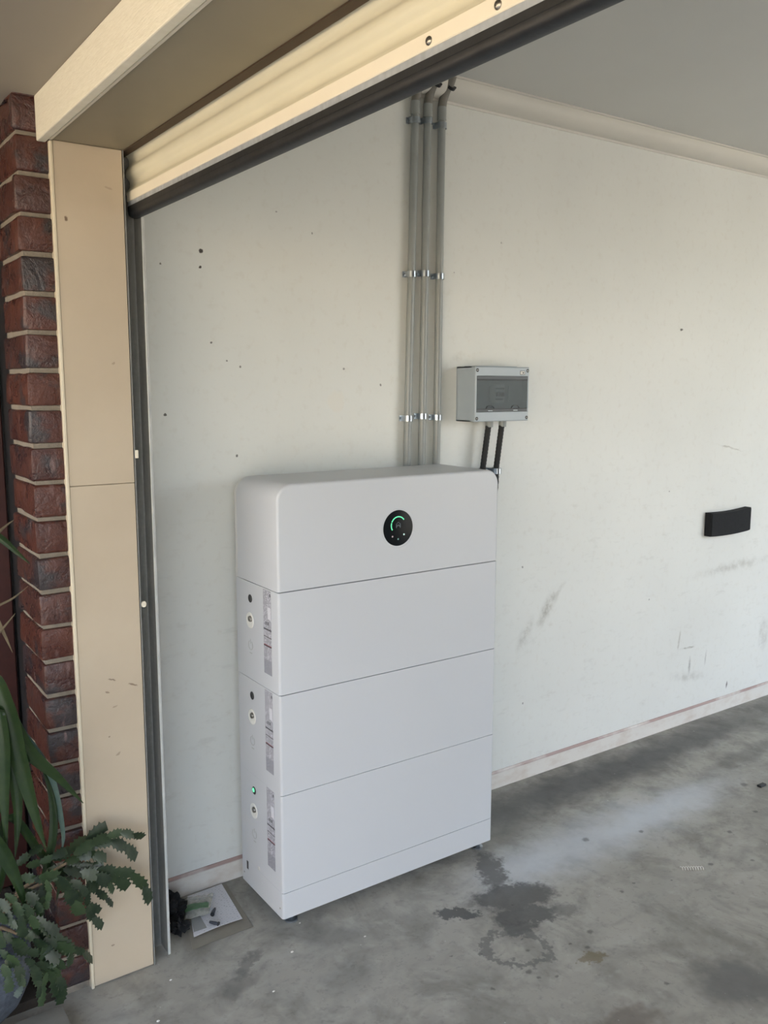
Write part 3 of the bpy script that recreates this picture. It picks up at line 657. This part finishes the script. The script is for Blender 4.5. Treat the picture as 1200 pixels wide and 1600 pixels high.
# black flexible conduits from the box down behind the battery
for i, (xt, xb_, lab) in enumerate([(1.230, 1.2085, 'black flexible conduit under the grey box, on the side of the battery'), (1.292, 1.2715, 'black flexible conduit under the grey box, farther from the battery')]):
    f = thing('flexible_conduit', lab, 'conduit', (xb_, -.04, .9), 'black flexible conduits below the switch box')
    path = []
    for q in range(30):
        zz = 1.39 - q / 30 * .19; path.append((xt + (xb_ - xt) * min(1, (1.39 - zz) / .15), -.042 + .002 * q / 30, zz))
    b0, b1, b2, b3 = Vector((xb_, -.040, 1.20)), Vector((xb_ - .004, -.040, 1.08 - .03 * i)), Vector((xb_ - .08, -.038, 1.06 - .05 * i)), Vector((.93, -.036, 1.06 - .05 * i))
    for q in range(41):
        u = q / 40; path.append(tuple(b0 * (1 - u) ** 3 + 3 * b1 * u * (1 - u) ** 2 + 3 * b2 * u * u * (1 - u) + b3 * u ** 3))
    rr = [.0108 if q % 2 else .0098 for q in range(len(path))]
    part('flexible_tube', tube(path, rr, 14), 'flex', f, 70)
    part('gland', tube([(xt + .003, -.042, 1.384), (xt + .004, -.042, 1.4064)], .0135, 16), 'pvc', f, 50)
    xs = xt + (xb_ - xt) * 1.0; prof = [(xs - .0285, -.0005), (xs - .0165, -.0005), (xs - .0155, -.043)]
    for q in range(1, 8): a = math.radians(180 - 22.5 * q); prof.append((xs + .0135 * math.cos(a), -.045 - .0135 * math.sin(a)))
    prof += [(xs + .0155, -.043), (xs + .0165, -.0005), (xs + .0285, -.0005)]
    s = part('saddle', strip(prof, 2, 1.218, 1.238, -.0016), 'zinc', f, 30)
    for sx in (-.024, .024): part('saddle_screw', lathe([(.0045, 0), (.0042, -.0022), (.002, -.003), (0, -.003)], (xs + sx, -.0018, 1.228), 'y', 12), 'zinc', s, 40)

# ------------------------------------------------------------------ foam bumper on the wall
b = bmesh.new()
nx = 10
def fz(u): return .006 * math.sin(math.pi * u)
pp = []
for i in range(nx + 1): u = i / nx; pp.append((2.560 + .300 * u, .862 + .004 * u - fz(u) * .8))
for i in range(nx + 1): u = 1 - i / nx; pp.append((2.560 + .300 * u, .968 + .004 * u - fz(u)))
prism(pp, 1, -.036, -.0005, b); bmesh.ops.bevel(b, geom=[e for e in b.edges if abs(e.verts[0].co.y + .036) < 1e-4 and abs(e.verts[1].co.y + .036) < 1e-4], offset=.004, segments=2, affect='EDGES')
tag(part('foam_bumper', b, 'foam', None, 40), 'black rectangular foam bumper stuck on the side wall', 'bumper')

# ------------------------------------------------------------------ papers and scraps in the corner
def sheet(pts_, z, name, mat, lift=None, parent=None, n=10, thick=.0006):
    """bilinear sheet through four floor corners with a gentle lift function"""
    b = bmesh.new(); g_ = []
    A, B, C_, D = [Vector((*p, 0)) for p in pts_]
    for i in range(n + 1):
        row = []
        for j_ in range(n + 1):
            u, v = i / n, j_ / n; p = A * (1 - u) * (1 - v) + B * u * (1 - v) + C_ * u * v + D * (1 - u) * v; p.z = z + (lift(u, v) if lift else 0); row.append(b.verts.new(p))
        g_.append(row)
    for i in range(n):
        for j_ in range(n): b.faces.new((g_[i][j_], g_[i + 1][j_], g_[i + 1][j_ + 1], g_[i][j_ + 1]))
    ex = bmesh.ops.extrude_face_region(b, geom=b.faces[:]); bmesh.ops.translate(b, vec=(0, 0, thick), verts=[v for v in ex['geom'] if isinstance(v, bmesh.types.BMVert)])
    return part(name, b, mat, parent, 60)
tag(sheet([(.0, -.262), (.183, -.262), (.21, -.02), (.06, -.02)], .0004, 'plastic_sleeve', 'sleeve', lambda u, v: .0015 * math.sin(6 * u) ** 2), 'clear plastic sleeve lying on the floor under the white paper', 'sleeve')
pap = thing('paper_sheet', 'white printed paper sheet lying in the corner by the battery', 'paper', (.11, -.12, .003))
sheet([(.022, -.217), (.171, -.216), (.196, -.016), (.083, -.020)], .004, 'page', 'paper', lambda u, v: .004 * max(0, 1 - v * 3) * math.sin(math.pi * u) + .002 * (u - .5) ** 2, pap)
sheet([(.030, -.198), (.068, -.200), (.075, -.13), (.050, -.125)], .0068, 'printed_block', 'paperback', None, pap, 4, .0003)
for i, (x, y, a) in enumerate([(.1125, -.146, .9), (.0915, -.198, 2.2)]):
    f = thing('wall_plug', ['dark grey wall plug lying on the paper, nearer the wall', 'dark grey wall plug lying near the front edge of the paper'][i], 'wall plug', (x, y, .006), 'wall plugs on the paper')
    d = Vector((math.cos(a), math.sin(a), 0)); c = Vector((x, y, .0115))
    part('shaft', tube([c - d * .013, c - d * .004, c + d * .008, c + d * .015], [.0035, .005, .0045, .0035], 10), 'plug', f, 40); part('collar', tube([c - d * .015, c - d * .0125], .0062, 10), 'blackbit', f, 40)
# clear plastic bag with a green printed end
bag = thing('plastic_bag', 'clear plastic bag with green print lying on the paper', 'bag', (.08, -.09, .006))
rr_ = random.Random(5)
sheet([(.028, -.135), (.098, -.148), (.150, -.060), (.075, -.035)], .009, 'film', 'film', lambda u, v: .012 * math.sin(math.pi * u) * math.sin(math.pi * v) + .004 * noise.noise(Vector((u * 6, v * 6, 0))) + .002, bag, 14, .0004)
sheet([(.035, -.120), (.102, -.135), (.112, -.112), (.048, -.090)], .0225, 'green_print', 'greenplastic', lambda u, v: .004 * math.sin(math.pi * u) + .003 * noise.noise(Vector((u * 5, v * 5, 2))), bag, 8, .0004)
# crumpled black rag
def crumple(c, r, seed, name, sq=(1, 1, .6)):
    b = bmesh.new(); bmesh.ops.create_icosphere(b, subdivisions=4, radius=1)
    for v in b.verts:
        d = v.co.copy(); n_ = noise.noise(d * 1.9 + Vector((seed, 0, 0))) * .55 + abs(noise.noise(d * 4.3 + Vector((0, seed, 0)))) * .5
        p = d * r * (.75 + n_); v.co = Vector((c[0] + p.x * sq[0], c[1] + p.y * sq[1], max(.001, c[2] + p.z * sq[2])))
    return b
tag(part('black_rag', crumple((.012, -.075, .02), .05, 3.1, 'rag', (.85, 1.15, .8)), 'rag', None, 60), 'crumpled black rag beside the door guide', 'rag')
tag(part('black_glove', crumple((.001, -.155, .014), .034, 8.3, 'rag', (.8, 1.1, .6)), 'rag', None, 60), 'small black crumpled cloth scrap in front of the rag', 'cloth')
# scraps on the floor
for x, y, s, lab in [(a_, b_, c_ * .62, d_) for a_, b_, c_, d_ in [(.2195, -.4235, .006, 'white plaster chip on the floor in front of the battery corner'), (.42, -.48, .005, 'white plaster chip on the floor before the battery front'), (.105, -.535, .005, 'small white chip near the picture bottom before the paper'),
                     (.30, -.322, .004, 'tiny white chip next to the battery foot'), (-.095, -.345, .005, 'tiny white chip beside the jamb foot'), (.385, -.968, .008, 'white chip at the bottom of the picture in the middle'), (-.175, -.47, .006, 'white chip on the concrete before the jamb')]]:
    b = bmesh.new(); bmesh.ops.create_icosphere(b, subdivisions=1, radius=s)
    for v in b.verts: v.co = Vector((x, y, .0)) + Vector((v.co.x * 1.3, v.co.y * .8, max(0, v.co.z * .6 + s * .4))) + Vector((1, 1, 0)) * noise.noise(v.co * 300) * s * .4
    tag(part('plaster_chip', b, 'chip'), lab, 'chip')
b = box(2.176, 2.214, -.580, -.562, 0, .008, .002, 1); tag(part('black_offcut', b, 'blackbit'), 'small black plastic offcut on the floor far right', 'offcut')
b = bmesh.new(); c0 = Vector((1.436, -.768, .007)); d0 = Vector((.82, -.52, 0)).normalized(); tube([c0 + d0 * .00105 * i + Vector((-d0.y, d0.x, 0)) * .007 * math.cos(i * .785) + Vector((0, 0, .005)) * math.sin(i * .785) for i in range(72)], .0010, 6, True, b)
tag(part('coil_spring', b, 'chip', None, 60), 'small pale coiled spring lying on the concrete floor', 'spring')

# ------------------------------------------------------------------ plants beside the pier
tag(part('paver', box(-.75, -.360, -.56, -.318, .0005, .032, .006, 2), 'paver', None, 40), 'grey concrete paver on the ground below the cactus', 'paver')
pot = tag(part('flower_pot', lathe([(0, .027), (.07, .027), (.095, .055), (.115, .10), (.122, .16), (.118, .195), (.124, .20), (.124, .21), (.112, .21), (.108, .19), (0, .185)], (-.530, -.235, 0), 'z', 40), 'pot', None, 50), 'round blue grey glazed pot behind the concrete paver', 'pot')
def seg_mesh():
    """toothed flat cactus joint, unit length along +y, lying in the xy plane, with a raised midrib"""
    L = [(.08, 0), (.16, .08), (.24, .20), (.40, .27), (.29, .36), (.34, .46), (.49, .52), (.35, .61), (.37, .70), (.50, .77), (.34, .83), (.30, .90), (.33, 1.03), (.14, .95), (0, .96)]
    b = bmesh.new(); ctr = [(0, y) for _, y in L]
    tp = [b.verts.new((0, y, .05 * math.sin(math.pi * min(1, y + .02)))) for _, y in ctr]
    for s_ in (1, -1):
        ed = [b.verts.new((s_ * x, y, -.05 * abs(x))) for x, y in L]
        for i in range(len(L) - 1): b.faces.new([v for v in (tp[i], ed[i], ed[i + 1], tp[i + 1])] if s_ > 0 else [tp[i + 1], ed[i + 1], ed[i], tp[i]])
    bmesh.ops.remove_doubles(b, verts=b.verts[:], dist=.0005)
    ex = bmesh.ops.extrude_face_region(b, geom=b.faces[:]); bmesh.ops.translate(b, vec=(0, 0, -.06), verts=[v for v in ex['geom'] if isinstance(v, bmesh.types.BMVert)])
    bmesh.ops.recalc_face_normals(b, faces=b.faces[:])
    me = bpy.data.meshes.new('segment'); b.to_mesh(me); b.free(); me.materials.append(M['cactus'])
    for f in me.polygons: f.use_smooth = True
    me.set_sharp_from_angle(angle=math.radians(40)); return me
SEG = seg_mesh()
cac = thing('holiday_cactus', 'leafy green segmented cactus spilling over its pot in front of the jamb', 'cactus', (-.530, -.235, .19))
rc = random.Random(21)
def chain(pts_, wide=1.0):
    """a branch of joints through its nodes, each joint turned a little differently towards the open side"""
    P3 = [Vector(p) for p in pts_]
    for A, B in zip(P3, P3[1:]):
        d = B - A; L = d.length
        if L < 1e-4: continue
        yv = d.normalized(); zv = (Vector((-.2, -.95, .25)) + Vector((rc.uniform(-.7, .7), rc.uniform(-.3, .3), rc.uniform(-.2, .9)))); zv = (zv - yv * zv.dot(yv)).normalized(); xv = yv.cross(zv)
        w_ = L * wide * rc.uniform(.7, .95); w_ = min(max(w_, .018), .040)
        o = _obj('segment', SEG, A - yv * L * .04, cac)
        R_ = Matrix((xv, yv, zv)).transposed().to_4x4() @ Matrix.Diagonal((w_, L * 1.1, (w_ + L) * .35, 1))
        o.matrix_local = Matrix.Translation(A - yv * L * .04 - WO[cac]) @ R_
CH = [([(-0.371, -0.36, 0.434), (-0.33, -0.343, 0.437), (-0.284, -0.327, 0.442), (-0.234, -0.31, 0.452)], 1),
      ([(-0.323, -0.36, 0.432), (-0.279, -0.35, 0.441), (-0.24, -0.34, 0.441), (-0.203, -0.33, 0.436), (-0.17, -0.32, 0.416), (-0.142, -0.31, 0.396)], 0.9),
      ([(-0.305, -0.34, 0.424), (-0.264, -0.33, 0.422), (-0.225, -0.32, 0.415), (-0.187, -0.31, 0.386), (-0.158, -0.3, 0.345)], 0.9),
      ([(-0.35, -0.37, 0.422), (-0.317, -0.36, 0.42), (-0.283, -0.35, 0.413), (-0.246, -0.34, 0.389)], 1),
      ([(-0.389, -0.38, 0.423), (-0.348, -0.37, 0.398), (-0.309, -0.36, 0.38), (-0.269, -0.35, 0.367), (-0.228, -0.34, 0.348), (-0.179, -0.33, 0.318), (-0.147, -0.32, 0.268), (-0.129, -0.31, 0.218)], 0.75),
      ([(-0.354, -0.385, 0.414), (-0.316, -0.374, 0.389), (-0.276, -0.362, 0.362), (-0.245, -0.351, 0.328), (-0.23, -0.34, 0.296)], 0.95),
      ([(-0.261, -0.33, 0.349), (-0.218, -0.325, 0.316), (-0.189, -0.32, 0.282)], 0.9),
      ([(-0.29, -0.34, 0.343), (-0.27, -0.333, 0.308), (-0.247, -0.327, 0.276), (-0.228, -0.32, 0.249)], 0.8),
      ([(-0.287, -0.34, 0.339), (-0.289, -0.333, 0.305), (-0.291, -0.327, 0.274), (-0.261, -0.32, 0.243)], 0.7),
      ([(-0.29, -0.33, 0.272), (-0.278, -0.32, 0.23), (-0.253, -0.31, 0.194)], 0.9),
      ([(-0.417, -0.43, 0.441), (-0.379, -0.422, 0.424), (-0.358, -0.415, 0.381), (-0.34, -0.407, 0.342), (-0.328, -0.4, 0.302)], 1.5),
      ([(-0.454, -0.42, 0.449), (-0.429, -0.42, 0.434), (-0.401, -0.42, 0.424), (-0.375, -0.42, 0.425)], 1),
      ([(-0.406, -0.44, 0.433), (-0.401, -0.437, 0.403), (-0.404, -0.433, 0.38), (-0.41, -0.43, 0.361)], 0.8),
      ([(-0.449, -0.44, 0.416), (-0.431, -0.44, 0.39), (-0.424, -0.44, 0.362)], 1.1),
      ([(-0.458, -0.45, 0.399), (-0.446, -0.45, 0.369), (-0.436, -0.45, 0.336)], 1.1),
      ([(-0.456, -0.42, 0.311), (-0.424, -0.413, 0.289), (-0.391, -0.407, 0.269), (-0.362, -0.4, 0.227)], 1),
      ([(-0.438, -0.44, 0.302), (-0.419, -0.435, 0.272), (-0.417, -0.43, 0.232)], 1),
      ([(-0.414, -0.42, 0.282), (-0.385, -0.413, 0.257), (-0.355, -0.407, 0.217), (-0.355, -0.4, 0.183)], 0.9),
      ([(-0.418, -0.43, 0.256), (-0.386, -0.425, 0.224), (-0.378, -0.42, 0.194)], 0.9),
      ([(-0.447, -0.44, 0.247), (-0.42, -0.427, 0.212), (-0.398, -0.413, 0.171), (-0.379, -0.4, 0.114)], 0.8),
      ([(-0.415, -0.43, 0.205), (-0.422, -0.43, 0.178), (-0.431, -0.43, 0.132)], 0.5),
      ([(-0.506, -0.46, 0.353), (-0.488, -0.455, 0.33), (-0.466, -0.45, 0.3)], 1),
      ([(-0.502, -0.48, 0.312), (-0.487, -0.48, 0.281), (-0.476, -0.48, 0.247)], 1),
      ([(-0.464, -0.46, 0.276), (-0.448, -0.46, 0.256), (-0.442, -0.46, 0.218)], 1),
      ([(-0.519, -0.46, 0.42), (-0.509, -0.46, 0.404), (-0.501, -0.46, 0.376)], 1),
      ([(-0.52, -0.47, 0.376), (-0.512, -0.47, 0.354), (-0.509, -0.47, 0.328)], 1),
      ([(-0.376, -0.36, 0.213), (-0.336, -0.343, 0.184), (-0.307, -0.327, 0.152), (-0.282, -0.31, 0.115)], 0.7),
      ([(-0.432, -0.37, 0.443), (-0.405, -0.367, 0.439), (-0.375, -0.363, 0.441), (-0.343, -0.36, 0.446)], 1),
      ([(-0.456, -0.38, 0.456), (-0.429, -0.375, 0.47), (-0.398, -0.37, 0.479)], 1),
      ([(-0.492, -0.44, 0.431), (-0.475, -0.443, 0.408), (-0.467, -0.447, 0.375), (-0.464, -0.45, 0.344)], 1),
      ([(-0.492, -0.45, 0.373), (-0.474, -0.45, 0.354), (-0.459, -0.45, 0.326)], 1),
      ([(-0.515, -0.49, 0.301), (-0.507, -0.495, 0.273), (-0.507, -0.5, 0.242)], 1),
      ([(-0.48, -0.48, 0.259), (-0.478, -0.485, 0.232), (-0.493, -0.49, 0.217)], 0.9),
      ([(-0.448, -0.45, 0.224), (-0.435, -0.45, 0.196), (-0.439, -0.45, 0.168)], 0.9),
      ([(-0.404, -0.42, 0.211), (-0.389, -0.413, 0.174), (-0.374, -0.407, 0.137), (-0.383, -0.4, 0.096)], 0.8),
      ([(-0.469, -0.41, 0.436), (-0.451, -0.407, 0.409), (-0.431, -0.403, 0.391), (-0.405, -0.4, 0.38)], 1),
      ([(-0.375, -0.39, 0.391), (-0.344, -0.383, 0.38), (-0.318, -0.377, 0.357), (-0.302, -0.37, 0.328)], 1),
      ([(-0.333, -0.35, 0.407), (-0.307, -0.343, 0.389), (-0.278, -0.337, 0.376), (-0.25, -0.33, 0.37)], 0.9),
      ([(-0.296, -0.35, 0.405), (-0.275, -0.345, 0.417), (-0.276, -0.34, 0.439)], 1),
      ([(-0.483, -0.44, 0.301), (-0.456, -0.437, 0.278), (-0.43, -0.433, 0.26), (-0.403, -0.43, 0.264)], 1),
      ([(-0.466, -0.43, 0.372), (-0.444, -0.423, 0.341), (-0.412, -0.417, 0.319), (-0.383, -0.41, 0.281)], 0.9),
      ([(-0.421, -0.42, 0.318), (-0.398, -0.413, 0.285), (-0.374, -0.407, 0.259), (-0.35, -0.4, 0.215)], 0.9),
      ([(-0.316, -0.37, 0.37), (-0.328, -0.365, 0.342), (-0.316, -0.36, 0.307)], 0.9),
      ([(-0.515, -0.47, 0.324), (-0.502, -0.475, 0.303), (-0.504, -0.48, 0.278)], 1),
      ([(-0.436, -0.44, 0.243), (-0.413, -0.435, 0.221), (-0.394, -0.43, 0.22)], 1),
      ([(-0.506, -0.45, 0.428), (-0.492, -0.455, 0.401), (-0.494, -0.46, 0.373)], 1)]
for c_ in CH: chain(*c_)
for q in [(-0.438, -0.41, 0.285), (-0.379, -0.41, 0.418), (-0.354, -0.41, 0.443), (-0.449, -0.41, 0.4)]:
    q = Vector(q); r0 = Vector((-.530, -.240, .185)); part('stem', tube([r0, (r0 + q) / 2 + Vector((0, 0, .05)), q], [.006, .005, .003], 8), 'stem', cac, 50)
# strap-leaved plant: arching leaves from a clump just beyond the picture edge
stp = thing('strap_leaf_plant', 'dark green plant with long arching strap leaves in front of the brick pier', 'plant', (-.77, -.09, .025))
rl = random.Random(4)
def leaf(pts_, w0, mat='strap', twist=.0, fold=.25):
    """a strap leaf along a smooth spine, tapering to its tip"""
    P3 = [Vector(p) for p in pts_]; Q = []
    if P3[0].x < -.46: P3 = [Vector((-.77 + rl.uniform(-.02, .02), -.09 + rl.uniform(-.02, .02), .06))] + P3      # rise from the crown in the soil
    n = len(P3)
    for i in range(n - 1):
        p0, p1, p2, p3 = P3[max(i - 1, 0)], P3[i], P3[i + 1], P3[min(i + 2, n - 1)]
        for s_ in range(6):
            u = s_ / 6; Q.append(.5 * ((2 * p1) + (p2 - p0) * u + (2 * p0 - 5 * p1 + 4 * p2 - p3) * u * u + (3 * p1 - p0 - 3 * p2 + p3) * u ** 3))
    Q.append(P3[-1]); m = len(Q); b = bmesh.new(); rows_ = []
    for i, p in enumerate(Q):
        d = (Q[min(i + 1, m - 1)] - Q[max(i - 1, 0)]).normalized(); tc = Vector((-.2, -.95, .25)).normalized(); tc = (Matrix.Rotation(twist, 3, d) @ tc); side = d.cross(tc).normalized(); nn = side.cross(d)
        u = i / (m - 1); w_ = w0 * (1 if u < .5 else max(.04, 1 - ((u - .5) / .5) ** 1.8)) * (.8 + .2 * min(1, u * 6))
        rows_.append([b.verts.new(p + side * w_ * k - nn * fold * w_ * (abs(k))) for k in (-1, -.5, 0, .5, 1)])
    for A, B in zip(rows_, rows_[1:]):
        for k in range(4): b.faces.new((A[k], A[k + 1], B[k + 1], B[k]))
    ex = bmesh.ops.extrude_face_region(b, geom=b.faces[:]); mv = [v for v in ex['geom'] if isinstance(v, bmesh.types.BMVert)]
    bmesh.ops.translate(b, vec=(.0002, .0009, -.0002), verts=mv)
    return part('leaf', b, mat, stp, 70)
leaf([(-0.551, -0.34, 0.638), (-0.496, -0.36, 0.854), (-0.455, -0.37, 0.804), (-0.413, -0.37, 0.712), (-0.351, -0.36, 0.63), (-0.294, -0.35, 0.547)], .018)
leaf([(-0.534, -0.36, 0.657), (-0.491, -0.38, 0.887), (-0.46, -0.39, 0.826), (-0.438, -0.39, 0.703), (-0.415, -0.39, 0.583), (-0.392, -0.39, 0.478)], .021)
leaf([(-0.523, -0.34, 0.661), (-0.469, -0.35, 0.83), (-0.42, -0.35, 0.744), (-0.378, -0.345, 0.663), (-0.356, -0.34, 0.592), (-0.341, -0.335, 0.482), (-0.346, -0.335, 0.432)], .012, 'straplight', .5)
leaf([(-0.577, -0.4, 0.375), (-0.537, -0.42, 0.565), (-0.496, -0.43, 0.527), (-0.467, -0.43, 0.45), (-0.446, -0.43, 0.355)], .018)
leaf([(-0.562, -0.4, 1.194), (-0.5, -0.41, 1.249), (-0.453, -0.41, 1.211), (-0.423, -0.41, 1.178), (-0.395, -0.41, 1.147)], .008)
leaf([(-0.52, -0.37, 0.582), (-0.488, -0.4, 0.821), (-0.476, -0.41, 0.763), (-0.477, -0.41, 0.646), (-0.48, -0.41, 0.512)], .018)
leaf([(-0.514, -0.36, 0.546), (-0.486, -0.38, 0.755), (-0.456, -0.38, 0.719), (-0.445, -0.38, 0.595), (-0.457, -0.38, 0.476)], .017)
leaf([(-0.52, -0.37, 0.369), (-0.465, -0.35, 0.557), (-0.397, -0.33, 0.449), (-0.356, -0.325, 0.368), (-0.362, -0.325, 0.304)], .011, 'strap', .4)
leaf([(-0.414, -0.36, 0.26), (-0.391, -0.35, 0.376), (-0.363, -0.345, 0.493), (-0.363, -0.34, 0.586), (-0.38, -0.34, 0.654)], .010, 'strap', .3)
leaf([(-0.555, -0.36, 1.021), (-0.499, -0.35, 1.095), (-0.462, -0.34, 1.031), (-0.427, -0.335, 0.936)], .009, 'deadleaf', .5)
leaf([(-0.546, -0.35, 0.947), (-0.475, -0.34, 1.033), (-0.42, -0.335, 1.06), (-0.384, -0.33, 1.083)], .003, 'deadleaf')
leaf([(-0.534, -0.35, 1.128), (-0.466, -0.34, 1.188), (-0.431, -0.335, 1.219), (-0.406, -0.33, 1.235)], .004, 'deadleaf')
leaf([(-0.537, -0.36, 0.905), (-0.481, -0.35, 0.964), (-0.437, -0.34, 1.005), (-0.416, -0.335, 1.026)], .003, 'deadleaf')
part('crown', lathe([(0, .0), (.05, .0), (.06, .04), (.04, .12), (.02, .16), (0, .17)], (-.77, -.09, .025), 'z', 16), 'stem', stp, 60)
